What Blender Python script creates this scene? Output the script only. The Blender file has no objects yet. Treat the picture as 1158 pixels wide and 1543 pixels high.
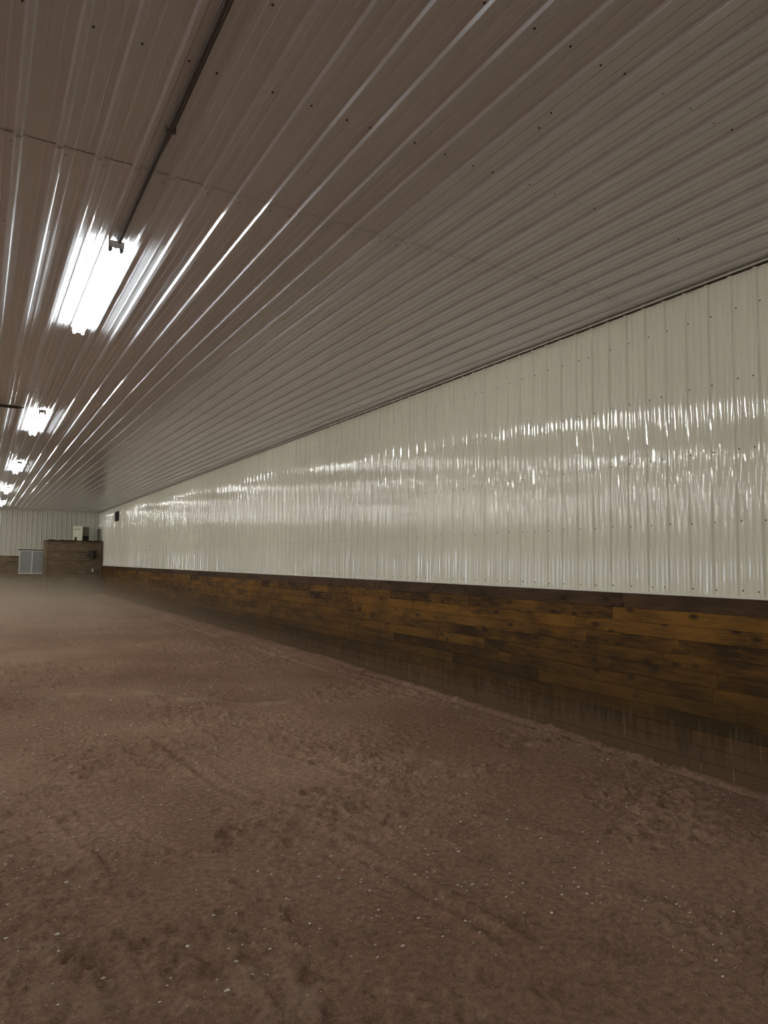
import bpy, bmesh, math, random
import numpy as np
from mathutils import Matrix, Vector

random.seed(7)
rng = np.random.default_rng(11)
S = bpy.context.scene
COL = S.collection

# ---------------------------------------------------------------- dimensions (metres)
H_EYE = 1.757
XR = 5.535            # right wall
XL = -19.0            # left wall
YB = -16.0            # back wall
YF = 40.2             # far wall
ZC = 4.32             # ceiling
ZK = 1.516            # top of the plank kick wall
RIB = 0.2286          # rib spacing of the sheet metal

# ---------------------------------------------------------------- helpers
def tag(o, label=None, cat=None, group=None, kind=None):
    if label: o['label'] = label
    if cat: o['category'] = cat
    if group: o['group'] = group
    if kind: o['kind'] = kind
    return o

class MB:
    def __init__(s): s.v = []; s.f = []; s.a = []
    def add(s, vs, fs, a=0.0):
        n = len(s.v); s.v += [tuple(v) for v in vs]
        s.f += [tuple(i + n for i in f) for f in fs]; s.a += [a] * len(fs)
    def box(s, x0, x1, y0, y1, z0, z1, a=0.0, M=None, ch=0.0):
        if ch <= 0:
            vs = [(x, y, z) for x in (x0, x1) for y in (y0, y1) for z in (z0, z1)]
            fs = [(0,1,3,2),(4,6,7,5),(0,4,5,1),(2,3,7,6),(0,2,6,4),(1,5,7,3)]
        else:
            bm = bmesh.new(); bmesh.ops.create_cube(bm, size=1)
            for v in bm.verts:
                v.co = Vector(((x0+x1)/2+v.co.x*(x1-x0), (y0+y1)/2+v.co.y*(y1-y0), (z0+z1)/2+v.co.z*(z1-z0)))
            bmesh.ops.bevel(bm, geom=list(bm.edges), offset=ch, segments=2, profile=.5, affect='EDGES')
            bm.verts.index_update()
            vs = [v.co.copy() for v in bm.verts]; fs = [[v.index for v in f.verts] for f in bm.faces]; bm.free()
        if M: vs = [M @ Vector(v) for v in vs]
        s.add(vs, fs, a)
    def tube(s, p0, p1, r, n=16, r1=None, a=0.0):
        p0 = Vector(p0); p1 = Vector(p1); d = (p1 - p0).normalized(); r1 = r if r1 is None else r1
        u = d.orthogonal().normalized(); w = d.cross(u)
        vs = []
        for p, rr in ((p0, r), (p1, r1)):
            for k in range(n):
                t = 2*math.pi*k/n; vs.append(p + rr*(math.cos(t)*u + math.sin(t)*w))
        fs = [(k, (k+1) % n, n+(k+1) % n, n+k) for k in range(n)]
        fs += [tuple(range(n-1, -1, -1)), tuple(range(n, 2*n))]
        s.add(vs, fs, a)
    def lathe(s, prof, c, n=20):
        vs = [(c[0]+r*math.cos(2*math.pi*k/n), c[1]+r*math.sin(2*math.pi*k/n), c[2]+z) for r, z in prof for k in range(n)]
        fs = [(j*n+k, j*n+(k+1) % n, (j+1)*n+(k+1) % n, (j+1)*n+k) for j in range(len(prof)-1) for k in range(n)]
        fs += [tuple(range(n-1, -1, -1)), tuple(range((len(prof)-1)*n, len(prof)*n))]
        s.add(vs, fs)
    def build(s, name, mat, parent=None, smooth=False, attr=None, loc=None):
        me = bpy.data.meshes.new(name); me.from_pydata(s.v, [], s.f); me.update()
        if mat: me.materials.append(mat)
        if attr:
            at = me.attributes.new(attr, 'FLOAT', 'FACE'); at.data.foreach_set('value', s.a)
        if smooth:
            me.polygons.foreach_set('use_smooth', [True]*len(me.polygons))
            try: me.set_sharp_from_angle(angle=math.radians(35))
            except Exception: pass
        o = bpy.data.objects.new(name, me); COL.objects.link(o)
        if parent: o.parent = parent
        if loc: o.location = loc
        return o

def empty(name, loc=(0,0,0), rz=0.0):
    o = bpy.data.objects.new(name, None); COL.objects.link(o)
    o.location = loc; o.rotation_euler = (0,0,rz); o.empty_display_size = .2
    return o

def copy_tree(o, parent=None):
    c = o.copy(); COL.objects.link(c); c.parent = parent
    for ch in list(o.children): copy_tree(ch, c)
    return c

# ---------------------------------------------------------------- materials
def mat(name):
    m = bpy.data.materials.new(name); m.use_nodes = True
    nt = m.node_tree; nt.nodes.clear()
    return m, nt
def N(nt, t, **k):
    n = nt.nodes.new(t)
    for a, b in k.items():
        if a.startswith('i_'):
            n.inputs[a[2:].replace('_', ' ')].default_value = b
        else: setattr(n, a, b)
    return n
def L(nt, a, b): nt.links.new(a, b)
def out(nt, sh):
    o = N(nt, 'ShaderNodeOutputMaterial'); L(nt, sh, o.inputs['Surface']); return o
def simple(name, col, rough=.5, metal=0.0, noise=0.0, nscale=20, spec=.5, bump=0.0):
    m, nt = mat(name)
    b = N(nt, 'ShaderNodeBsdfPrincipled'); b.inputs['Roughness'].default_value = rough
    b.inputs['Metallic'].default_value = metal; b.inputs['Specular IOR Level'].default_value = spec
    b.inputs['Base Color'].default_value = (*col, 1)
    tc = N(nt, 'ShaderNodeTexCoord'); nz = N(nt, 'ShaderNodeTexNoise'); nz.inputs['Scale'].default_value = nscale
    nz.inputs['Detail'].default_value = 5; L(nt, tc.outputs['Object'], nz.inputs['Vector'])
    if noise > 0:
        mx = N(nt, 'ShaderNodeMix', data_type='RGBA')
        mx.inputs['A'].default_value = (*[c*(1-noise) for c in col], 1); mx.inputs['B'].default_value = (*[min(1, c*(1+noise)) for c in col], 1)
        L(nt, nz.outputs['Fac'], mx.inputs['Factor']); L(nt, mx.outputs['Result'], b.inputs['Base Color'])
    if bump > 0:
        bp = N(nt, 'ShaderNodeBump'); bp.inputs['Strength'].default_value = bump; bp.inputs['Distance'].default_value = .01
        L(nt, nz.outputs['Fac'], bp.inputs['Height']); L(nt, bp.outputs['Normal'], b.inputs['Normal'])
    out(nt, b.outputs['BSDF']); return m

def sheet_metal(name, col, rough, along, wav, streak, wscale=3.0):
    """painted corrugated steel; along = axis of the ribs ('Y' or 'Z')"""
    m, nt = mat(name)
    b = N(nt, 'ShaderNodeBsdfPrincipled')
    b.inputs['Specular IOR Level'].default_value = .75
    tc = N(nt, 'ShaderNodeTexCoord')
    def mapped(sx, sy, sz):
        mp = N(nt, 'ShaderNodeMapping'); mp.inputs['Scale'].default_value = (sx, sy, sz)
        L(nt, tc.outputs['Object'], mp.inputs['Vector']); return mp.outputs['Vector']
    # rolling waviness of the thin sheet (stretched along the ribs)
    v1 = mapped(1, .28, 1) if along == 'Y' else mapped(1, 1, .45)
    n1 = N(nt, 'ShaderNodeTexNoise'); n1.inputs['Scale'].default_value = wscale; n1.inputs['Detail'].default_value = 2.0
    L(nt, v1, n1.inputs['Vector'])
    v2 = mapped(1, .02, 1) if along == 'Y' else mapped(1, 1, .02)
    n2 = N(nt, 'ShaderNodeTexNoise'); n2.inputs['Scale'].default_value = 16; n2.inputs['Detail'].default_value = 1
    L(nt, v2, n2.inputs['Vector'])
    b1 = N(nt, 'ShaderNodeBump'); b1.inputs['Strength'].default_value = 1.0; b1.inputs['Distance'].default_value = wav
    L(nt, n1.outputs['Fac'], b1.inputs['Height'])
    b2 = N(nt, 'ShaderNodeBump'); b2.inputs['Strength'].default_value = 1.0; b2.inputs['Distance'].default_value = streak
    L(nt, n2.outputs['Fac'], b2.inputs['Height']); L(nt, b1.outputs['Normal'], b2.inputs['Normal'])
    L(nt, b2.outputs['Normal'], b.inputs['Normal'])
    # faint grime
    n3 = N(nt, 'ShaderNodeTexNoise'); n3.inputs['Scale'].default_value = 1.3; n3.inputs['Detail'].default_value = 6
    n3.inputs['Roughness'].default_value = .65; L(nt, tc.outputs['Object'], n3.inputs['Vector'])
    mx = N(nt, 'ShaderNodeMix', data_type='RGBA')
    mx.inputs['A'].default_value = (*[c*.93 for c in col], 1); mx.inputs['B'].default_value = (*[min(1, c*1.05) for c in col], 1)
    L(nt, n3.outputs['Fac'], mx.inputs['Factor'])
    L(nt, mx.outputs['Result'], b.inputs['Base Color'])
    mr = N(nt, 'ShaderNodeMapRange'); mr.inputs['To Min'].default_value = rough*.8; mr.inputs['To Max'].default_value = rough*1.3
    L(nt, n3.outputs['Fac'], mr.inputs['Value']); L(nt, mr.outputs['Result'], b.inputs['Roughness'])
    out(nt, b.outputs['BSDF']); return m

def planks_mat(name, c_lo, c_hi, axis='Y', dusty=1.0, grey=0.0):
    """stained boards; attribute 'board' holds a random number per board"""
    m, nt = mat(name)
    b = N(nt, 'ShaderNodeBsdfPrincipled'); b.inputs['Specular IOR Level'].default_value = .18
    tc = N(nt, 'ShaderNodeTexCoord'); at = N(nt, 'ShaderNodeAttribute', attribute_name='board')
    off = N(nt, 'ShaderNodeVectorMath', operation='SCALE'); off.inputs[0].default_value = (3.1, 17.7, 5.3)
    L(nt, at.outputs['Fac'], off.inputs['Scale'])
    ad = N(nt, 'ShaderNodeVectorMath', operation='ADD'); L(nt, tc.outputs['Object'], ad.inputs[0]); L(nt, off.outputs['Vector'], ad.inputs[1])
    mp = N(nt, 'ShaderNodeMapping'); mp.inputs['Scale'].default_value = (1, .12, 1) if axis == 'Y' else (.12, 1, 1)
    L(nt, ad.outputs['Vector'], mp.inputs['Vector'])
    g = N(nt, 'ShaderNodeTexNoise'); g.inputs['Scale'].default_value = 32; g.inputs['Detail'].default_value = 7
    g.inputs['Roughness'].default_value = .62; g.inputs['Distortion'].default_value = .6; L(nt, mp.outputs['Vector'], g.inputs['Vector'])
    # blotchy stain
    st = N(nt, 'ShaderNodeTexNoise'); st.inputs['Scale'].default_value = 3.2; st.inputs['Detail'].default_value = 4
    mp2 = N(nt, 'ShaderNodeMapping'); mp2.inputs['Scale'].default_value = (1, .5, 1) if axis == 'Y' else (.5, 1, 1)
    L(nt, ad.outputs['Vector'], mp2.inputs['Vector']); L(nt, mp2.outputs['Vector'], st.inputs['Vector'])
    # knots
    mp3 = N(nt, 'ShaderNodeMapping'); mp3.inputs['Scale'].default_value = (0, .62, 1.25) if axis == 'Y' else (.62, 0, 1.25)
    L(nt, ad.outputs['Vector'], mp3.inputs['Vector'])
    vo = N(nt, 'ShaderNodeTexVoronoi', voronoi_dimensions='3D'); vo.inputs['Scale'].default_value = 5.6; L(nt, mp3.outputs['Vector'], vo.inputs['Vector'])
    kn = N(nt, 'ShaderNodeMapRange'); kn.inputs['From Min'].default_value = .09; kn.inputs['From Max'].default_value = .24
    kn.inputs['To Min'].default_value = 1; kn.inputs['To Max'].default_value = 0; L(nt, vo.outputs['Distance'], kn.inputs['Value'])
    # base factor
    f1 = N(nt, 'ShaderNodeMath', operation='MULTIPLY_ADD'); L(nt, g.outputs['Fac'], f1.inputs[0]); f1.inputs[1].default_value = 1.5
    f1.inputs[2].default_value = -.5
    f2 = N(nt, 'ShaderNodeMath', operation='MULTIPLY_ADD'); L(nt, at.outputs['Fac'], f2.inputs[0]); f2.inputs[1].default_value = .45; L(nt, f1.outputs[0], f2.inputs[2])
    f3 = N(nt, 'ShaderNodeMath', operation='MULTIPLY_ADD', use_clamp=True); L(nt, st.outputs['Fac'], f3.inputs[0]); f3.inputs[1].default_value = 1.5
    f3b = N(nt, 'ShaderNodeMath', operation='SUBTRACT'); L(nt, f2.outputs[0], f3b.inputs[0]); f3b.inputs[1].default_value = .70
    L(nt, f3b.outputs[0], f3.inputs[2])
    cr = N(nt, 'ShaderNodeValToRGB'); cr.color_ramp.elements[0].color = (*c_lo, 1); cr.color_ramp.elements[1].color = (*c_hi, 1)
    cr.color_ramp.elements[0].position = .12; cr.color_ramp.elements[1].position = .85
    L(nt, f3.outputs[0], cr.inputs['Fac'])
    km = N(nt, 'ShaderNodeMix', data_type='RGBA'); km.inputs['B'].default_value = (c_lo[0]*.35, c_lo[1]*.3, c_lo[2]*.3, 1)
    kf = N(nt, 'ShaderNodeMath', operation='MULTIPLY'); L(nt, kn.outputs['Result'], kf.inputs[0]); kf.inputs[1].default_value = .85
    L(nt, kf.outputs[0], km.inputs['Factor']); L(nt, cr.outputs['Color'], km.inputs['A'])
    # grey / dark weathering that grows towards the ground, and dust with vertical drips
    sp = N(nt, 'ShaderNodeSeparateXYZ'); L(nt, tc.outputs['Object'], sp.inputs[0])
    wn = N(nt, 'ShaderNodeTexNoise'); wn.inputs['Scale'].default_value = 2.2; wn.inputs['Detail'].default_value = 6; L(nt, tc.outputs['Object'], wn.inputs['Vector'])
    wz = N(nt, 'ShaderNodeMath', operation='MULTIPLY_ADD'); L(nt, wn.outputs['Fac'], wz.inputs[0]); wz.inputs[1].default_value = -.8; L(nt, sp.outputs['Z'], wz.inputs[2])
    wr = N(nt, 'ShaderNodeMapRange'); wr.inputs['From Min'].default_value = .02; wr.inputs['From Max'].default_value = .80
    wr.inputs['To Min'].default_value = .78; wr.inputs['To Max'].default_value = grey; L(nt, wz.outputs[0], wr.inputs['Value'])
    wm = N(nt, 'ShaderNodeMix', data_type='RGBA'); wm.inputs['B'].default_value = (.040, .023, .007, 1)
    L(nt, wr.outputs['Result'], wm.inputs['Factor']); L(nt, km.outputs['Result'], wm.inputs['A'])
    dm = N(nt, 'ShaderNodeMapping'); dm.inputs['Scale'].default_value = (9, 9, 1.1); L(nt, tc.outputs['Object'], dm.inputs['Vector'])
    dn = N(nt, 'ShaderNodeTexNoise'); dn.inputs['Scale'].default_value = 2.2; dn.inputs['Detail'].default_value = 5; L(nt, dm.outputs['Vector'], dn.inputs['Vector'])
    dz = N(nt, 'ShaderNodeMath', operation='MULTIPLY_ADD'); L(nt, dn.outputs['Fac'], dz.inputs[0]); dz.inputs[1].default_value = -.62; L(nt, sp.outputs['Z'], dz.inputs[2])
    dr = N(nt, 'ShaderNodeMapRange'); dr.inputs['From Min'].default_value = -.17; dr.inputs['From Max'].default_value = .10
    dr.inputs['To Min'].default_value = .8*dusty; dr.inputs['To Max'].default_value = 0.0; L(nt, dz.outputs[0], dr.inputs['Value'])
    du = N(nt, 'ShaderNodeMix', data_type='RGBA'); du.inputs['B'].default_value = (.125, .078, .042, 1)
    L(nt, dr.outputs['Result'], du.inputs['Factor']); L(nt, wm.outputs['Result'], du.inputs['A'])
    # thin pale water marks
    pm = N(nt, 'ShaderNodeMapping'); pm.inputs['Scale'].default_value = (14, 14, 1.6); L(nt, tc.outputs['Object'], pm.inputs['Vector'])
    pn = N(nt, 'ShaderNodeTexNoise'); pn.inputs['Scale'].default_value = 1.5; pn.inputs['Detail'].default_value = 3; L(nt, pm.outputs['Vector'], pn.inputs['Vector'])
    pr = N(nt, 'ShaderNodeMapRange'); pr.inputs['From Min'].default_value = .66; pr.inputs['From Max'].default_value = .78; L(nt, pn.outputs['Fac'], pr.inputs['Value'])
    pz = N(nt, 'ShaderNodeMapRange'); pz.inputs['From Min'].default_value = .25; pz.inputs['From Max'].default_value = .5
    pz.inputs['To Min'].default_value = .55*dusty; pz.inputs['To Max'].default_value = 0; L(nt, sp.outputs['Z'], pz.inputs['Value'])
    pf = N(nt, 'ShaderNodeMath', operation='MULTIPLY'); L(nt, pr.outputs['Result'], pf.inputs[0]); L(nt, pz.outputs['Result'], pf.inputs[1])
    pw = N(nt, 'ShaderNodeMix', data_type='RGBA'); pw.inputs['B'].default_value = (.34, .30, .24, 1)
    L(nt, pf.outputs[0], pw.inputs['Factor']); L(nt, du.outputs['Result'], pw.inputs['A'])
    L(nt, pw.outputs['Result'], b.inputs['Base Color'])
    b.inputs['Roughness'].default_value = .62
    bp = N(nt, 'ShaderNodeBump'); bp.inputs['Strength'].default_value = .5; bp.inputs['Distance'].default_value = .004
    L(nt, g.outputs['Fac'], bp.inputs['Height']); L(nt, bp.outputs['Normal'], b.inputs['Normal'])
    out(nt, b.outputs['BSDF']); return m

def dirt_mat():
    m, nt = mat('arena_dirt')
    b = N(nt, 'ShaderNodeBsdfPrincipled'); b.inputs['Roughness'].default_value = 1.0; b.inputs['Specular IOR Level'].default_value = .12
    tc = N(nt, 'ShaderNodeTexCoord')
    n1 = N(nt, 'ShaderNodeTexNoise'); n1.inputs['Scale'].default_value = .55; n1.inputs['Detail'].default_value = 5; L(nt, tc.outputs['Object'], n1.inputs['Vector'])
    n2 = N(nt, 'ShaderNodeTexNoise'); n2.inputs['Scale'].default_value = 24; n2.inputs['Detail'].default_value = 8; n2.inputs['Roughness'].default_value = .72; L(nt, tc.outputs['Object'], n2.inputs['Vector'])
    n3 = N(nt, 'ShaderNodeTexNoise'); n3.inputs['Scale'].default_value = 150; n3.inputs['Detail'].default_value = 4; n3.inputs['Roughness'].default_value = .8; L(nt, tc.outputs['Object'], n3.inputs['Vector'])
    c1 = N(nt, 'ShaderNodeMix', data_type='RGBA'); c1.inputs['A'].default_value = (*DIRT_A, 1); c1.inputs['B'].default_value = (*DIRT_B, 1)
    r1 = N(nt, 'ShaderNodeMapRange'); r1.inputs['From Min'].default_value = .35; r1.inputs['From Max'].default_value = .65; L(nt, n1.outputs['Fac'], r1.inputs['Value'])
    L(nt, r1.outputs['Result'], c1.inputs['Factor'])
    r2 = N(nt, 'ShaderNodeMapRange'); r2.inputs['From Min'].default_value = .3; r2.inputs['From Max'].default_value = .7
    r2.inputs['To Min'].default_value = .50; r2.inputs['To Max'].default_value = 1.32; L(nt, n2.outputs['Fac'], r2.inputs['Value'])
    mu = N(nt, 'ShaderNodeVectorMath', operation='SCALE'); L(nt, c1.outputs['Result'], mu.inputs[0]); L(nt, r2.outputs['Result'], mu.inputs['Scale'])
    r3 = N(nt, 'ShaderNodeMapRange'); r3.inputs['From Min'].default_value = .3; r3.inputs['From Max'].default_value = .7
    r3.inputs['To Min'].default_value = .55; r3.inputs['To Max'].default_value = 1.45; L(nt, n3.outputs['Fac'], r3.inputs['Value'])
    mu2 = N(nt, 'ShaderNodeVectorMath', operation='SCALE'); L(nt, mu.outputs['Vector'], mu2.inputs[0]); L(nt, r3.outputs['Result'], mu2.inputs['Scale'])
    # sun-bleached dry dust lying on the crests (attribute of the mesh)
    at = N(nt, 'ShaderNodeAttribute', attribute_name='dry')
    dm = N(nt, 'ShaderNodeMix', data_type='RGBA'); dm.inputs['B'].default_value = (.55, .42, .30, 1)
    L(nt, at.outputs['Fac'], dm.inputs['Factor']); L(nt, mu2.outputs['Vector'], dm.inputs['A'])
    L(nt, dm.outputs['Result'], b.inputs['Base Color'])
    bp = N(nt, 'ShaderNodeBump'); bp.inputs['Strength'].default_value = .9; bp.inputs['Distance'].default_value = .036; L(nt, n2.outputs['Fac'], bp.inputs['Height'])
    bp2 = N(nt, 'ShaderNodeBump'); bp2.inputs['Strength'].default_value = .8; bp2.inputs['Distance'].default_value = .006
    L(nt, n3.outputs['Fac'], bp2.inputs['Height']); L(nt, bp.outputs['Normal'], bp2.inputs['Normal']); L(nt, bp2.outputs['Normal'], b.inputs['Normal'])
    out(nt, b.outputs['BSDF']); return m

def emit(name, col, st):
    m, nt = mat(name); e = N(nt, 'ShaderNodeEmission'); e.inputs['Color'].default_value = (*col, 1); e.inputs['Strength'].default_value = st
    out(nt, e.outputs['Emission'])
    m.cycles.emission_sampling = 'FRONT'
    return m

DIRT_A = (.34, .205, .138); DIRT_B = (.47, .300, .212)
TUBE = 55.0
M_CEIL = sheet_metal('white_ceiling_steel', (.75, .795, .865), .16, 'Y', .0012, .0005, 2.0)
M_WALL = sheet_metal('white_wall_steel', (.84, .81, .68), .062, 'Z', .0050, .0075, 5.0)
M_WALLF = sheet_metal('white_end_wall_steel', (.66, .64, .54), .22, 'Z', .002, .00030, 4.0)
M_TRIM = simple('white_trim', (.78, .76, .68), .35)
M_GAP = simple('dark_gap', (.03, .027, .024), .8)
M_SCREW = simple('screw_head', (.10, .095, .085), .5, .6)
M_PLANK = planks_mat('stained_planks', (.030, .0120, .0022), (.205, .096, .013), 'Y')
M_PLANKTOP = planks_mat('dark_top_planks', (.026, .014, .006), (.085, .044, .018), 'Y')
M_PLANKF = planks_mat('weathered_planks', (.10, .072, .042), (.25, .185, .115), 'X')
M_DIRT = dirt_mat()
M_TUBE = emit('lit_tube', (.965, 1.0, .955), TUBE)
M_HOUS = simple('enamel_housing', (.72, .73, .74), .3)
M_SOCK = simple('lamp_holder_plastic', (.28, .28, .32), .4)
M_COND = simple('dark_conduit', (.085, .072, .068), .5, .3)
M_CABLE = simple('grey_cable', (.13, .12, .11), .55)
M_BLACK = simple('dark_rubber', (.022, .018, .014), .6, noise=.3)
M_CREAM = simple('cream_enamel', (.66, .63, .44), .35, noise=.05)
M_TAUPE = simple('taupe_panel', (.22, .18, .14), .5, noise=.1)
M_PANE = simple('grey_pane', (.36, .37, .36), .12)
M_FRAME = simple('pale_window_frame', (.70, .69, .64), .4)
M_DAY = emit('daylight_in_window', (.80, .90, 1.0), 7.5)
M_PALE = simple('pale_stone', (.80, .74, .64), .7, noise=.3, nscale=60)
M_WHITE = simple('white_plastic', (.75, .74, .68), .4)

# ---------------------------------------------------------------- corrugated sheets
def rib_profile(a0, a1, phase, hr=.019, mh=.0026):
    """list of (position, height) across the ribs between a0 and a1"""
    pts = []
    k0 = int(math.floor((a0-phase)/RIB))-1; k1 = int(math.ceil((a1-phase)/RIB))+1
    for k in range(k0, k1+1):
        c = phase + k*RIB
        for du, h in ((-.0270, 0), (-.0255, .0012), (-.0155, hr-.0012), (-.0135, hr), (.0135, hr), (.0155, hr-.0012), (.0255, .0012), (.0270, 0)):
            pts.append((c+du, h))
        for mc in (.0762, .1524):
            for du, h in ((-.011, 0), (-.006, mh), (.006, mh), (.011, 0)):
                pts.append((c+mc+du, h))
        # very slight crown of the pan
    pts = [p for p in pts if a0 < p[0] < a1]
    return [(a0, 0)] + pts + [(a1, 0)]

def sheet(mb, prof, rows, place):
    """prof (a,h) x rows (b, lift): quads; place(a,b,h)->xyz"""
    n = len(prof); vs = [place(a, b, h+l) for b, l in rows for a, h in prof]
    fs = [(j*n+i, j*n+i+1, (j+1)*n+i+1, (j+1)*n+i) for j in range(len(rows)-1) for i in range(n-1)]
    mb.add(vs, fs)

# ceiling: ribs along y, panels lapped at the ends
LAPS = [YB, -9.9, -2.6, 4.72, 12.02, 19.3, 26.6, 33.9, YF]
ceil_prof = rib_profile(XL, XR, .097)
mb = MB()
for i in range(len(LAPS)-1):
    y0, y1 = LAPS[i], LAPS[i+1]
    rows = [(y0-(.05 if i else 0), .0035), (y0+.02, .003), (y1, 0.0)]
    sheet(mb, ceil_prof, rows, lambda a, b, h: (a, b, ZC-h))
ceiling = mb.build('ceiling', M_CEIL); ceiling.data.polygons.foreach_set('use_smooth', [True]*len(ceiling.data.polygons)); ceiling.data.set_sharp_from_angle(angle=math.radians(18)); tag(ceiling, kind='structure')
mb = MB()  # dark joint lines where one sheet laps over the next
for y in LAPS[1:-1]:
    pr = [p for p in ceil_prof if p[0] > -8]
    vs = [(a, y-.05-d, ZC-h-.0012) for d in (0, .0028) for a, h in pr]; n = len(pr)
    mb.add(vs, [(i, i+1, n+i+1, n+i) for i in range(n-1)])
lap = mb.build('lap_joint', M_GAP, ceiling)

# right wall: ribs run up the wall
WPH = 4.628  # a rib stands here
wall_prof = rib_profile(YB, YF, WPH, .014, .0034)
mb = MB(); sheet(mb, wall_prof, [(ZK-.02, 0), (2.4, 0), (3.3, 0), (ZC, 0)], lambda a, b, h: (XR-h, a, b))
wall_right = mb.build('wall_right', M_WALL); wall_right.data.polygons.foreach_set('use_smooth', [True]*len(wall_right.data.polygons)); tag(wall_right, kind='structure')
# far wall and the two walls outside the frame
far_prof = rib_profile(XL, XR, .05)
mb = MB(); sheet(mb, far_prof, [(0, 0), (ZC, 0)], lambda a, b, h: (a, YF-h, b))
tag(mb.build('wall_far', M_WALLF), kind='structure')
mb = MB(); sheet(mb, [(XL, 0), (XR, 0)], [(0, 0), (ZC, 0)], lambda a, b, h: (a, YB, b))
tag(mb.build('wall_back', M_WALLF), kind='structure')
# left wall with openings for its windows
WINS = [(16.0, 19.4, .9, 2.25), (25.2, 26.6, .9, 2.3), (33.4, 34.6, .9, 2.2)]
mb = MB(); ys = [YB]
for a, b_, z0, z1 in WINS: ys += [a, b_]
ys.append(YF)
for i in range(len(ys)-1):
    if i % 2 == 0: mb.box(XL-.08, XL, ys[i], ys[i+1], 0, ZC)
    else:
        w = WINS[i//2]; mb.box(XL-.08, XL, ys[i], ys[i+1], 0, w[2]); mb.box(XL-.08, XL, ys[i], ys[i+1], w[3], ZC)
tag(mb.build('wall_left', M_WALLF), kind='structure')
for i, (a, b_, z0, z1) in enumerate(WINS):
    mb = MB()
    for q in ((a, b_, z0, z0+.06), (a, b_, z1-.06, z1), (a, a+.06, z0+.06, z1-.06), (b_-.06, b_, z0+.06, z1-.06), ((a+b_)/2-.03, (a+b_)/2+.03, z0+.06, z1-.06)):
        mb.box(XL-.06, XL+.02, *q)
    w = mb.build('window_%d' % (i+2), M_FRAME); tag(w, kind='structure')
    mb = MB(); mb.box(XL-.05, XL-.03, a+.06, b_-.06, z0+.06, z1-.06); mb.build('pane', M_DAY, w)

# trims
def trim(name, mbx, m=M_TRIM):
    return tag(mbx.build(name, m), kind='structure')
mb = MB(); mb.box(XR-.034, XR+.0, YB, YF, ZC-.028, ZC-.024); mb.box(XR-.036, XR-.032, YB, YF, ZC-.036, ZC-.022)
trim('trim_1', mb)
mb = MB(); mb.box(XR-.0195, XR-.001, YB, YF, ZC-.0440, ZC-.038); trim('trim_2', mb, M_GAP)
mb = MB(); mb.box(XR-.048, XR-.044, YB, 38.3, ZK-.004, ZK+.014); mb.box(XR-.044, XR, YB, 38.3, ZK-.004, ZK+.002); trim('trim_3', mb)
mb = MB(); mb.box(XL, XR, YF-.034, YF-.03, ZC-.05, ZC-.02); trim('trim_4', mb)
mb = MB()
for i in range(4): mb.box(XR-.030, XR-.020, YB, YF, ZC-.020-.002*i, ZC-.0195-.002*i)
# ---------------------------------------------------------------- screws
screw_mb = MB()
def screw_shape(direction):
    m = MB(); d = Vector(direction)
    m.tube((0,0,0), tuple(d*.0015), .0072, 12); m.tube(tuple(d*.0015), tuple(d*.006), .0048, 6)
    return m
def place_screws(spots, direction, parent, cap=100):
    """spots: (distance, xyz); the nearest are separate parts, the rest one stuff part"""
    spots = sorted(spots); proto = None
    for i, (d, p) in enumerate(spots[:cap]):
        if proto is None:
            proto = screw_shape(direction).build('screw', M_SCREW, parent); o = proto
        else:
            o = proto.copy(); COL.objects.link(o)
        o.location = p
    rest = MB(); base = screw_shape(direction)
    for d, p in spots[cap:]:
        rest.add([tuple(Vector(v)+Vector(p)) for v in base.v], base.f)
    r = rest.build('distant_screws', M_SCREW, parent); r['kind'] = 'stuff'
CAM = Vector((0, 0, H_EYE))
spots = []
k = -8
offs = (0.0, -.048, -.046, -.054)
for k in range(-10, 156):
    y = WPH + k*RIB - .018 - offs[k % 4]*1.0 - .035
    for z in (3.978, 3.366, 2.770, 2.160, 1.577):
        if 3.25 < y < 38 and random.random() > .015:
            p = Vector((XR-.0005, y+random.uniform(-.004, .004), z+random.uniform(-.006, .006)))
            # keep the head off the rib flank
            r = ((p.y-WPH) % RIB)
            if r < .038: p.y += .038-r
            elif r > RIB-.038: p.y -= r-(RIB-.038)
            spots.append(((p-CAM).length, tuple(p)))
place_screws(spots, (-1, 0, 0), wall_right)
spots = []
rows = [2.455, 3.525, 4.765, 5.95, 7.15, 8.35, 9.55, 10.75, 11.97, 13.2, 14.4, 15.6, 16.8, 18.0, 19.25]
for k in range(-2, 25):
    x = .097 + k*RIB + (.038 if k % 4 else -.038)
    if x > XR-.03: continue
    for y in rows:
        p = Vector((x+random.uniform(-.003, .003), y+random.uniform(-.012, .012), ZC-.0005))
        if x > -.2: spots.append(((p-CAM).length, tuple(p)))
for q in ((1.02, 3.25), (1.06, 2.95), (2.62, 3.0), (2.74, 3.02), (2.70, 2.88)):
    spots.append((3, (q[0], q[1], ZC-.0005)))
place_screws(spots, (0, 0, -1), ceiling)

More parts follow.
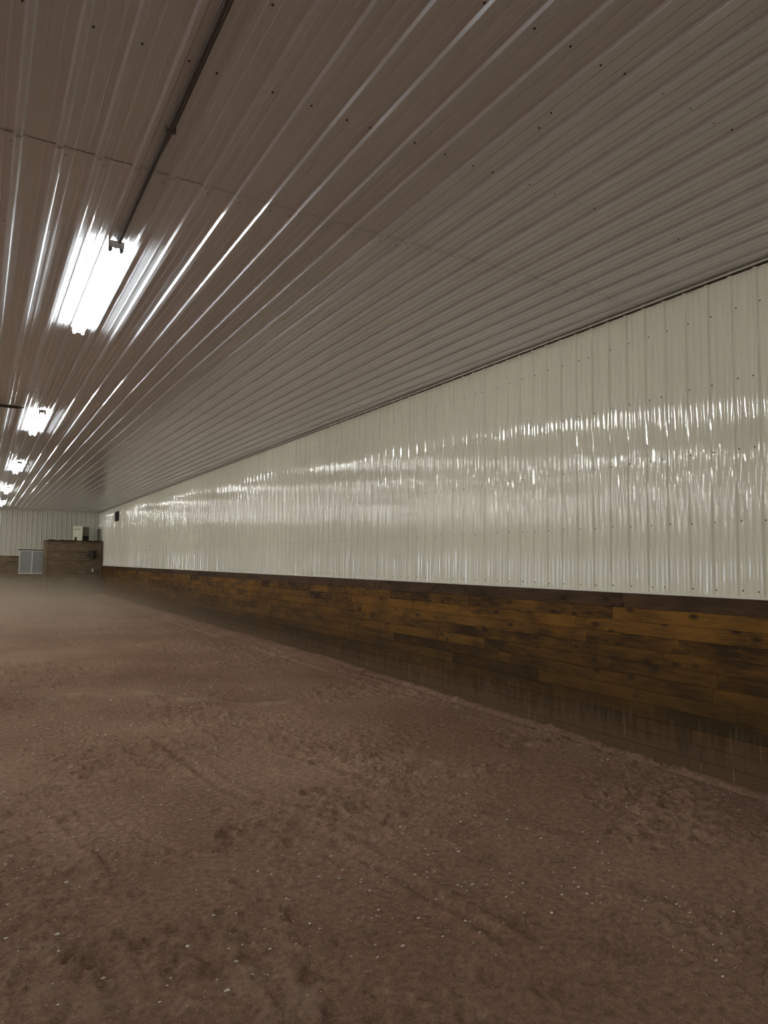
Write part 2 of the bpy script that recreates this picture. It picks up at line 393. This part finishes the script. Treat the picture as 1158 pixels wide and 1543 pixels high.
# ---------------------------------------------------------------- plank kick walls
def plank_rows(mb, a0, a1, z0, z1, course, face, thick, axis, lmin=1.0, lmax=3.8, top=True, seed=1):
    r = random.Random(seed); z = z1; rows = []
    while z > z0+.01:
        zb = max(z0, z-course); a = a0 - r.uniform(0, 2)
        while a < a1:
            b_ = a + r.uniform(lmin, lmax); s0, s1 = max(a, a0), min(b_, a1)
            if s1-s0 > .02:
                off = r.uniform(0, .003); rnd = r.random()
                if axis == 'Y': mb.box(face+off, face+thick, s0+.0012, s1-.0012, zb+.0014, z-.0014, rnd)
                else: mb.box(s0+.0012, s1-.0012, face+off, face+thick, zb+.0014, z-.0014, rnd)
            a = b_
        z = zb
mb = MB(); plank_rows(mb, YB, 38.3, -.1, ZK-.145, .1265, XR-.040, .034, 'Y', seed=5, lmin=.5, lmax=2.6)
kick = mb.build('baseboard_right', M_PLANK, attr='board'); tag(kick, kind='structure')
mb = MB(); plank_rows(mb, YB, 38.3, ZK-.145, ZK-.004, .141, XR-.042, .036, 'Y', seed=8, lmin=1.6, lmax=3.2)
mb.build('top_board', M_PLANKTOP, kick, attr='board')
mb = MB(); mb.box(XR-.005, XR-.002, YB, YF, -.1, ZK-.01); mb.build('backing', M_GAP, kick)
mb = MB(); plank_rows(mb, XL, 1.84, -.1, 1.955, .1265, YF-.055, .05, 'X', seed=3)
plank_rows(mb, 1.84, 3.03, -.1, 1.045, .1265, YF-.055, .05, 'X', seed=4)
tag(mb.build('baseboard_far', M_PLANKF, attr='board'), kind='structure')

# ---------------------------------------------------------------- floor
def vnoise(x, y, seed):
    xi = np.floor(x).astype(np.int64); yi = np.floor(y).astype(np.int64); xf = x-xi; yf = y-yi
    def hsh(a, b):
        n = (a*374761393 + b*668265263 + seed*1442695041) & 0xffffffff
        n = ((n ^ (n >> 13))*1274126177) & 0xffffffff
        return ((n ^ (n >> 16)) & 0xffff)/65535.0
    u = xf*xf*(3-2*xf); v = yf*yf*(3-2*yf)
    return (hsh(xi, yi)*(1-u)+hsh(xi+1, yi)*u)*(1-v) + (hsh(xi, yi+1)*(1-u)+hsh(xi+1, yi+1)*u)*v
def fbm(x, y, seed, oct=4, gain=.5):
    s = 0; a = 1; t = 0
    for o in range(oct):
        s = s+a*vnoise(x*2**o, y*2**o, seed+o*7); t += a; a *= gain
    return s/t
xs = list(np.arange(XL, -1.6, .4)) + list(np.arange(-1.6, XR-.02, .019)) + [XR-.01]
ys_ = list(np.arange(YB, 1.2, .4)); y = 1.25; st = .017
while y < YF:
    ys_.append(y); y += st
    if y > 5: st = min(.25, st*1.008)
ys_.append(YF)
X, Y = np.meshgrid(np.array(xs), np.array(ys_))
Z = (fbm(X*.7, Y*.7, 3, 3)-.5)*.05
rough_patch = np.clip((fbm(X*.9+3, Y*.9, 21, 3)-.40)*4.5, .12, 1)
clod = fbm(X*9, Y*9, 5, 4, .6)
Z += (clod-.5)*.054*rough_patch
ridg = 1-np.abs(fbm(X*5, Y*5, 31, 3)-.5)*2
Z += (ridg**5-.35)*.030*rough_patch
Z += (fbm(X*38, Y*38, 9, 2)-.5)*.010*(.35+rough_patch)
dry = np.zeros_like(Z)
# long drag lines and wheel ruts, running roughly along the arena
def seg_dist(pts):
    best = np.full(X.shape, 1e9); tt = np.zeros_like(X); acc = 0
    for (x0, y0), (x1, y1) in zip(pts[:-1], pts[1:]):
        dx, dy = x1-x0, y1-y0; l2 = dx*dx+dy*dy
        t = np.clip(((X-x0)*dx+(Y-y0)*dy)/l2, 0, 1); d = np.hypot(X-x0-t*dx, Y-y0-t*dy)
        m = d < best; best = np.where(m, d, best); tt = np.where(m, acc+t*math.sqrt(l2), tt); acc += math.sqrt(l2)
    return best, tt
wob = (fbm(X*2, Y*2, 41, 3)-.5)*.10
RUTS = [([(1.55, 8.2), (1.72, 5.9), (1.95, 4.6), (2.15, 3.5), (2.25, 2.6)], .045, .022),
        ([(.35, 6.4), (.75, 4.6), (.93, 3.4), (1.05, 2.4)], .035, .015),
        ([(.9, 5.2), (1.25, 4.2), (1.55, 3.2), (1.7, 2.5)], .03, .014),
        ([(.95, 9.5), (1.3, 7.3), (1.5, 6.0)], .07, .014),
        ([(2.6, 6.4), (3.0, 5.0), (3.3, 4.0)], .05, .012),
        ([(.55, 3.4), (.62, 2.9), (.7, 2.4)], .04, .018)]
for pts, w, dpt in RUTS:
    d, t = seg_dist(pts); d = d+wob*.5; g = np.exp(-(d/w)**2); s = np.exp(-((np.abs(d)-w*1.9)/(w*.8))**2)
    d = d + (fbm(X*6, Y*6, 43, 3)-.5)*w*1.4; g = np.exp(-(d/w)**2); s = np.exp(-((np.abs(d)-w*1.9)/(w*.8))**2)
    br = np.clip((vnoise(t*1.7, t*0+pts[0][0]*9, 77)-.25)*3, 0, 1)
    Z += (-g*dpt + s*dpt*.7)*br
# tyre tread prints
def tread(x0, y0, x1, y1, w=.09, pitch=.040, depth=.012):
    global Z
    dx, dy = x1-x0, y1-y0; l = math.hypot(dx, dy); dx /= l; dy /= l
    t = (X-x0)*dx+(Y-y0)*dy; s = -(X-x0)*dy+(Y-y0)*dx
    m = np.clip((w-np.abs(s))/.02, 0, 1)*np.clip(t/.1, 0, 1)*np.clip((l-t)/.1, 0, 1)
    m = m*np.clip((vnoise(t*3, s*3, 91)-.2)*3, 0, 1)
    Z = Z*(1-m*.5) - m*.006 + m*depth*np.sin((t+np.abs(s)*.5)/pitch*2*math.pi)
tread(2.35, 5.3, 2.75, 3.35); tread(2.75, 4.6, 3.05, 3.0); tread(2.35, 2.9, 2.75, 2.2); tread(3.1, 3.4, 3.35, 2.4); tread(3.3, 4.3, 3.55, 3.3)
# hoof and boot prints
for i in range(900):
    hx = rng.uniform(-.2, 5.0); hy = 1.5+rng.random()**1.4*11
    patch = fbm(np.array([hx*.9+3]), np.array([hy*.9]), 21, 3)[0]
    if patch < .42: continue
    r = rng.uniform(.045, .075); ang = rng.uniform(0, 6.28); dpt = rng.uniform(.012, .032)
    i0, i1 = np.searchsorted(ys_, [hy-.25, hy+.25]); j0, j1 = np.searchsorted(xs, [hx-.25, hx+.25])
    if i1-i0 < 3 or j1-j0 < 3: continue
    xx = X[i0:i1, j0:j1]-hx; yy = Y[i0:i1, j0:j1]-hy
    u = xx*math.cos(ang)+yy*math.sin(ang); v = -xx*math.sin(ang)+yy*math.cos(ang)
    d = np.hypot(u, v*1.15); bowl = np.clip(1-(d/r)**4, 0, 1); rim = np.exp(-((d-r*1.25)/(r*.3))**2)*(1+.6*np.sign(u)*np.clip(np.abs(u)/r, 0, 1))*.5
    Z[i0:i1, j0:j1] += -bowl*dpt*(.7+.3*np.clip(u/r, -1, 1)) + rim*dpt*.8
# pale dusty crest across the arena
d, t = seg_dist([(.75, 9.9), (1.35, 10.1), (2.0, 9.8), (2.35, 9.35), (2.75, 8.9), (3.2, 8.5), (3.6, 8.5)])
d = d+wob*2.2+(fbm(X*6, Y*6, 58, 3)-.5)*.22; Z += np.exp(-(d/.11)**2)*.045*np.clip((vnoise(t*2.2, t*0, 55)-.1)*2, .2, 1)
dry += np.exp(-(d/.10)**2)*.55*np.clip((fbm(X*3.4, Y*3.4, 56, 3)-.40)*5, 0, 1)
# bank of footing pushed up against the kick wall
bank = np.exp(-((XR-.04-X)/.30)**2); grow = np.clip((Y-4.5)/8, 0, 1)
Z += bank*(.11*grow)*(0.8+.4*fbm(Y*1.2, X*.5, 61, 3))
lip = np.exp(-((XR-.50-X+wob*.5)/.06)**2); Z += lip*.030*grow*fbm(Y*2.5, X*4, 65, 3); dry += lip*(.42*grow)*np.clip(fbm(Y*1.5, X*3, 63, 3)*1.6-.25, 0, 1)
# groove at the foot of the wall near the camera
gv = np.exp(-((XR-.16-X)/.05)**2)*(1-grow); Z -= gv*.05
dry += np.clip((clod-.60)*2.0, 0, .25)*rough_patch
Z = np.where(X < -1.7, 0, Z); Z = np.where(Y < 1.0, 0, Z)
me = bpy.data.meshes.new('floor'); nx, ny = len(xs), len(ys_)
co = np.stack([X, Y, Z], -1).reshape(-1, 3); me.vertices.add(len(co)); me.vertices.foreach_set('co', co.ravel())
ii = np.arange((ny-1)*(nx-1)); rr, cc = ii//(nx-1), ii % (nx-1); a = rr*nx+cc
quads = np.stack([a, a+1, a+nx+1, a+nx], -1)
me.loops.add(quads.size); me.loops.foreach_set('vertex_index', quads.ravel().astype(np.int32))
me.polygons.add(len(quads)); me.polygons.foreach_set('loop_start', (np.arange(len(quads))*4).astype(np.int32))
me.polygons.foreach_set('use_smooth', np.ones(len(quads), bool)); me.update(); me.validate()
at = me.attributes.new('dry', 'FLOAT', 'POINT'); at.data.foreach_set('value', np.clip(dry, 0, 1).ravel().astype(np.float32))
me.materials.append(M_DIRT)
floor = bpy.data.objects.new('floor', me); COL.objects.link(floor); tag(floor, kind='structure')
def floor_z(x, y):
    i = min(max(np.searchsorted(ys_, y)-1, 0), ny-1); j = min(max(np.searchsorted(xs, x)-1, 0), nx-1); return Z[i, j]
# pale grit scattered in the footing
mb = MB()
for i in range(8000):
    x = rng.uniform(-.1, 5.3); y = 1.6+rng.random()**1.6*12
    if fbm(np.array([x*1.3]), np.array([y*1.3]), 71, 3)[0] < rng.uniform(.42, .64): continue
    s = .0016+.0052*rng.random()**2.6; s *= 1.6 if rng.random() < .04 else 1; el = rng.uniform(1, 2.1)
    q = [(math.cos(t)*s*el*rng.uniform(.8, 1.3), math.sin(t)*s*rng.uniform(.5, 1.1)) for t in np.linspace(0, 2*math.pi, 6)[:5]]
    z = floor_z(x, y)
    vs = [(x+a_, y+b_, z-.001) for a_, b_ in q]+[(x+a_*.7, y+b_*.7, z+s*.5) for a_, b_ in q]
    mb.add(vs, [(k, (k+1) % 5, 5+(k+1) % 5, 5+k) for k in range(5)]+[(5, 6, 7, 8, 9)])
g = mb.build('pale_grit', M_PALE); tag(g, 'pale specks of grit and wood chip scattered over the reddish brown footing', 'grit', kind='stuff')
# clods of footing
mb = MB()
for i in range(3000):
    x = rng.uniform(-.1, 5.2); y = 1.6+rng.random()**1.5*7
    if fbm(np.array([x*.9+3]), np.array([y*.9]), 21, 3)[0] < .46: continue
    s = rng.uniform(.005, .016); z = floor_z(x, y); n = 6
    vs = [(x, y, z+s*.8)]
    for rr_, hh in ((.75, .55), (1.0, .1)):
        vs += [(x+math.cos(2*math.pi*k/n)*s*rr_*rng.uniform(.75, 1.2), y+math.sin(2*math.pi*k/n)*s*rr_*rng.uniform(.75, 1.2), z+s*hh*rng.uniform(.7, 1.2)-.002) for k in range(n)]
    mb.add(vs, [(0, 1+k, 1+(k+1) % n) for k in range(n)]+[(1+k, 7+k, 7+(k+1) % n, 1+(k+1) % n) for k in range(n)])
g = mb.build('dirt_clods', M_DIRT); tag(g, 'small crumbled clods of brown dirt lying in the churned footing', 'dirt', kind='stuff')

# ---------------------------------------------------------------- fluorescent strip lights
FL = 2.40
def make_fixture():
    root = empty('fluorescent_light')
    m = MB()  # channel housing, tapered sides
    vs = []
    for y in (-.02, FL+.02):
        vs += [(-.016, y, -.044), (.016, y, -.044), (.020, y, 0), (-.020, y, 0)]
    m.add(vs, [(0,1,2,3)[::-1], (4,5,6,7), (0,4,5,1), (1,5,6,2), (2,6,7,3), (3,7,4,0)])
    m.build('housing', M_HOUS, root)
    for y0, y1 in ((-.032, -.018), (FL+.018, FL+.032)):
        m = MB(); m.box(-.062, .062, y0, y1, -.056, 0, ch=.003); m.build('end_cap', M_HOUS, root)
    for sx in (-.042, .042):
        m = MB(); m.tube((sx, .012, -.034), (sx, FL-.012, -.034), .019, 20); m.build('fluorescent_tube', M_TUBE, root, smooth=True)
        for y0, y1 in ((-.02, .012), (FL-.012, FL+.02)):
            m = MB(); m.box(sx-.016, sx+.016, y0, y1, -.074, -.012, ch=.004)
            m.tube((sx, y0, -.068), (sx, y1, -.068), .016, 16); m.build('lamp_holder', M_SOCK, root)
    return root
proto = make_fixture()
Y0, PITCH, ROWS = 5.86, 7.36, (.845, -4.25, -11.0, -14.8)
VIS = ['two-tube fluorescent strip light on the ceiling, nearest and largest of the lit row',
       'two-tube fluorescent strip light on ceiling, second nearest, beside the tip of the dark pipe',
       'two-tube fluorescent strip light on the ceiling, third from the nearest in the lit row',
       'two-tube fluorescent strip light on the ceiling, fourth nearest, at the left edge of the photo',
       'two-tube fluorescent strip light on the ceiling, farthest of the row, just before the end wall']
first = True
for ri, x in enumerate(ROWS):
    for k in range(-2, 5):
        o = proto if first else copy_tree(proto); first = False
        o.location = (x, Y0+k*PITCH if k < 4 else min(Y0+k*PITCH, YF-FL-.4), ZC-.021 if True else ZC)
        if ri == 0 and k >= 0:
            tag(o, VIS[k], 'ceiling light', 'fluorescent lights in the row nearest the right wall')
        elif ri == 0:
            tag(o, 'fluorescent strip light of the nearest row, on the ceiling behind the viewpoint', 'ceiling light', 'fluorescent lights behind the viewpoint')
        else:
            nm = ('second', 'third', 'fourth')[ri-1]
            tag(o, 'fluorescent strip light on the ceiling in the %s row from the right wall' % nm, 'ceiling light', 'fluorescent lights in the %s row' % nm)

# dark conduit feeding the nearest light
c = empty('ceiling_conduit', (.862, 0, ZC-.02))
tag(c, 'dark conduit running along the ceiling to the nearest fluorescent light', 'conduit')
m = MB(); m.tube((0, -1.0, -.016), (0, 5.80, -.016), .0165, 14); m.build('pipe', M_COND, c, smooth=True)
m = MB(); m.tube((.021, -1.0, -.006), (.024, 4.1, -.006), .006, 8); m.tube((.024, 4.1, -.006), (-.02, 5.78, -.006), .006, 8); m.build('cable', M_CABLE, c, smooth=True)
for yc in (1.4, 4.10):
    m = MB(); m.box(-.026, .034, yc-.012, yc+.012, -.036, -.030, ch=.002); m.box(-.026, -.021, yc-.012, yc+.012, -.032, 0); m.box(.030, .035, yc-.012, yc+.012, -.032, 0); m.build('clamp', M_CABLE, c)
c = empty('cross_pipe', (0, 13.05, ZC-.055))
tag(c, 'dark pipe crossing under the ceiling at the left edge, its tip near the second light', 'pipe')
m = MB(); m.tube((-4.15, 0, 0), (.46, 0, 0), .026, 14); m.tube((.46, 0, 0), (.58, 0, 0), .026, 14, r1=.006); m.build('tube', M_COND, c, smooth=True)
for xc in (-3.0, -1.2, .2):
    m = MB(); m.box(xc-.012, xc+.012, -.03, .03, .02, .036, ch=.002); m.build('bracket', M_COND, c)

# ---------------------------------------------------------------- end of the arena
# plank booth in the far right corner
YBX = 38.3
booth = empty('plank_booth', (0, 0, 0))
tag(booth, 'weathered plank booth built into the far right corner with a flat top', 'booth')
mb = MB(); plank_rows(mb, 2.93, XR-.022, -.1, 2.70, .15, YBX, .045, 'X', lmin=1.6, lmax=3.2, seed=12); mb.build('front_panel', M_PLANKF, booth, attr='board')
mb = MB(); plank_rows(mb, YBX+.05, YF-.06, -.1, 2.70, .15, 2.93, .045, 'Y', seed=13); mb.build('side_panel', M_PLANKF, booth, attr='board')
mb = MB(); mb.box(2.90, XR-.022, YBX-.03, YF-.06, 2.70, 2.735, .3); mb.build('top_deck', M_PLANKTOP, booth, attr='board')
for px in (2.93, XR-.115):
    mb = MB(); mb.box(px-.02, px+.07, YBX-.022, YBX-.001, -.1, 2.70, .4, ch=.004); mb.build('corner_post', M_PLANKF, booth, attr='board')
mb = MB()
for i in range(16):
    x = 2.9+rng.random()*2.4; w = rng.uniform(.08, .3); mb.box(x, x+w, YBX-.01, YBX+.14, 2.735, 2.735+rng.uniform(.012, .04))
d_ = mb.build('roof_debris', M_BLACK); tag(d_, 'dark loose debris lying along the top edge of the plank booth', 'debris', kind='stuff')
# cabinet standing on the booth
cab = empty('utility_cabinet', (4.37, 38.78, 2.737), math.radians(-36-6.5)+0)
tag(cab, 'small cream boxy cabinet with a dark slot and dark opening, standing on the plank booth', 'cabinet')
m = MB(); m.box(-.265, .265, -.005, .52, 0, .72, ch=.006); m.build('body', M_TAUPE, cab)
m = MB(); m.box(-.268, .268, -.022, -.004, 0, .73, ch=.005); m.build('front_panel', M_CREAM, cab)
m = MB(); m.box(-.21, .17, -.028, -.021, .585, .612); m.build('slot', M_BLACK, cab)
m = MB(); m.box(-.17, -.03, -.028, -.021, .03, .20); m.build('opening', M_BLACK, cab)
m = MB(); m.box(.264, .272, .03, .50, .02, .27); m.build('lower_panel', M_BLACK, cab)
m = MB(); m.box(-.28, .28, -.03, .53, .722, .742, ch=.004); m.build('top_cover', M_TRIM, cab)
# things on the booth front
b_ = empty('hanging_bucket', (5.02, YBX-.022, 1.84))
tag(b_, 'dark rounded bucket hanging on the planks of the booth', 'bucket')
m = MB(); m.lathe([(.10, 0), (.135, .02), (.165, .25), (.178, .40), (.186, .405), (.186, .425), (.17, .42), (.15, .30)], (0, -.19, 0), 24); m.build('body', M_BLACK, b_, smooth=True)
m = MB(); pts = [Vector((.18*math.cos(t), -.19, .41+.13*math.sin(t))) for t in np.linspace(0, math.pi, 13)]
for p, q in zip(pts[:-1], pts[1:]): m.tube(p, q, .006, 8)
m.build('handle', M_COND, b_, smooth=True)
m = MB(); m.tube((0, 0, .545), (0, -.20, .545), .009, 8); m.build('hook', M_COND, b_)
b_ = empty('white_latch', (5.07, YBX-.001, 1.20))
tag(b_, 'small white fitting on the booth planks below the dark bucket', 'fitting')
m = MB(); m.box(-.045, .045, -.035, 0, 0, .16, ch=.006); m.build('plate', M_WHITE, b_)
m = MB(); m.box(-.015, .015, -.07, -.035, .03, .13, ch=.004); m.build('lever', M_WHITE, b_)
# pipe in the corner above the booth
m = MB(); m.tube((0, 0, 0), (0, 0, .62), .05, 14); m.tube((0, 0, .62), (0, 0, .68), .06, 14)
o = m.build('corner_pipe', M_TAUPE, loc=(5.42, 39.3, 2.737), smooth=True); tag(o, 'short grey brown pipe standing in the corner beside the cream cabinet', 'pipe')
# window beside the booth
m = MB(); x0, x1, z0, z1 = 1.84, 3.03, 1.05, 2.235
for q in ((x0, x1, z0, z0+.06), (x0, x1, z1-.05, z1), (x0, x0+.05, z0+.06, z1-.05), (x1-.05, x1, z0+.06, z1-.05), ((x0+x1)/2-.035, (x0+x1)/2+.035, z0+.06, z1-.05)):
    m.box(q[0], q[1], YF-.085, YF-.024, q[2], q[3])
w = m.build('window_1', M_FRAME); tag(w, kind='structure')
for a0_, a1_ in ((x0+.05, (x0+x1)/2-.035), ((x0+x1)/2+.035, x1-.05)):
    m = MB(); m.box(a0_, a1_, YF-.052, YF-.044, z0+.06, z1-.05); m.build('pane', M_PANE, w)
m = MB(); m.box(x0-.05, x1, YF-.095, YF-.024, z1, z1+.045); m.build('window_head', M_PLANKTOP, w, attr='board')
# vent high on the right wall
v = empty('wall_vent', (XR-.021, 34.42, 3.58))
tag(v, 'dark rectangular louvred vent high on the white metal wall near the far corner', 'vent')
m = MB()
for q in ((-.45, .45, 0, .03), (-.45, .45, .42, .45), (-.45, -.42, .03, .42), (.42, .45, .03, .42)): m.box(-.03, 0, q[0], q[1], q[2], q[3])
m.build('frame', M_BLACK, v)
m = MB()
for i in range(8):
    z = .045+i*.048; m.add([(-.028, -.42, z), (-.028, .42, z), (-.01, .42, z+.04), (-.01, -.42, z+.04), (-.028, -.42, z+.004), (-.028, .42, z+.004), (-.01, .42, z+.044), (-.01, -.42, z+.044)],
        [(3,2,1,0), (4,5,6,7), (0,1,5,4), (2,3,7,6), (1,2,6,5), (3,0,4,7)])
m.build('louvres', M_BLACK, v)
m = MB(); m.box(-.008, 0, -.42, .42, .03, .42); m.build('back_plate', M_BLACK, v)

# ---------------------------------------------------------------- dust hanging in the air
def haze():
    m, nt = mat('airborne_dust')
    pv = N(nt, 'ShaderNodeVolumePrincipled'); pv.inputs['Color'].default_value = (.93, .80, .64, 1); pv.inputs['Anisotropy'].default_value = .25
    tc = N(nt, 'ShaderNodeTexCoord'); sp = N(nt, 'ShaderNodeSeparateXYZ'); L(nt, tc.outputs['Object'], sp.inputs[0])
    def mr(src, a, b, c, d):
        r = N(nt, 'ShaderNodeMapRange', interpolation_type='SMOOTHSTEP'); r.inputs['From Min'].default_value = a; r.inputs['From Max'].default_value = b
        r.inputs['To Min'].default_value = c; r.inputs['To Max'].default_value = d; L(nt, src, r.inputs['Value']); return r.outputs['Result']
    def mul(a, b):
        q = N(nt, 'ShaderNodeMath', operation='MULTIPLY'); L(nt, a, q.inputs[0])
        if isinstance(b, float): q.inputs[1].default_value = b
        else: L(nt, b, q.inputs[1])
        return q.outputs[0]
    nz = N(nt, 'ShaderNodeTexNoise'); nz.inputs['Scale'].default_value = .35; nz.inputs['Detail'].default_value = 2; L(nt, tc.outputs['Object'], nz.inputs['Vector'])
    d = mul(mul(mul(mr(sp.outputs['Z'], .05, 1.45, 1, 0), mr(sp.outputs['Y'], 9, 20, 0, 1)), mr(sp.outputs['X'], 2.2, 5.6, 1, .25)), mr(nz.outputs['Fac'], .3, .65, .35, 1.0))
    L(nt, mul(d, HAZE), pv.inputs['Density'])
    o = N(nt, 'ShaderNodeOutputMaterial'); L(nt, pv.outputs['Volume'], o.inputs['Volume'])
    mb = MB(); mb.box(-8, 5.40, 9, 38.0, .12, 1.5)
    ob = mb.build('dust_haze', m); tag(ob, 'pale brown dust haze hanging low over the far end of the arena floor', 'dust', kind='stuff')
HAZE = .15
haze()

# ---------------------------------------------------------------- world, camera, colour
w = bpy.data.worlds.new('World'); S.world = w; w.use_nodes = True
w.node_tree.nodes['Background'].inputs['Color'].default_value = (.6, .75, 1, 1); w.node_tree.nodes['Background'].inputs['Strength'].default_value = .1
cd = bpy.data.cameras.new('camera'); cam = bpy.data.objects.new('camera', cd); COL.objects.link(cam); S.camera = cam
cd.sensor_fit = 'AUTO'; cd.sensor_width = 36; cd.lens = 36*1070/1543; cd.clip_start = .05; cd.clip_end = 200
R = Matrix(((.86771963, -.04784623, -.49474578*-1*-1), (-.49688489, -.0575383, -.86590689), (.01296355, .99719611, -.07370118)))
cam.matrix_world = Matrix.Translation(CAM) @ R.to_4x4()
S.view_settings.view_transform = 'Standard'; S.view_settings.look = 'None'; S.view_settings.gamma = 1; S.view_settings.use_curve_mapping = False
S.view_settings.exposure = 0.36
cy = S.cycles
cy.use_denoising = True; cy.denoiser = 'OPENIMAGEDENOISE'; cy.max_bounces = 8; cy.diffuse_bounces = 5; cy.glossy_bounces = 4; cy.volume_bounces = 1
cy.sample_clamp_indirect = 6; cy.caustics_reflective = False; cy.caustics_refractive = False; cy.volume_step_rate = 2.0; cy.use_light_tree = True
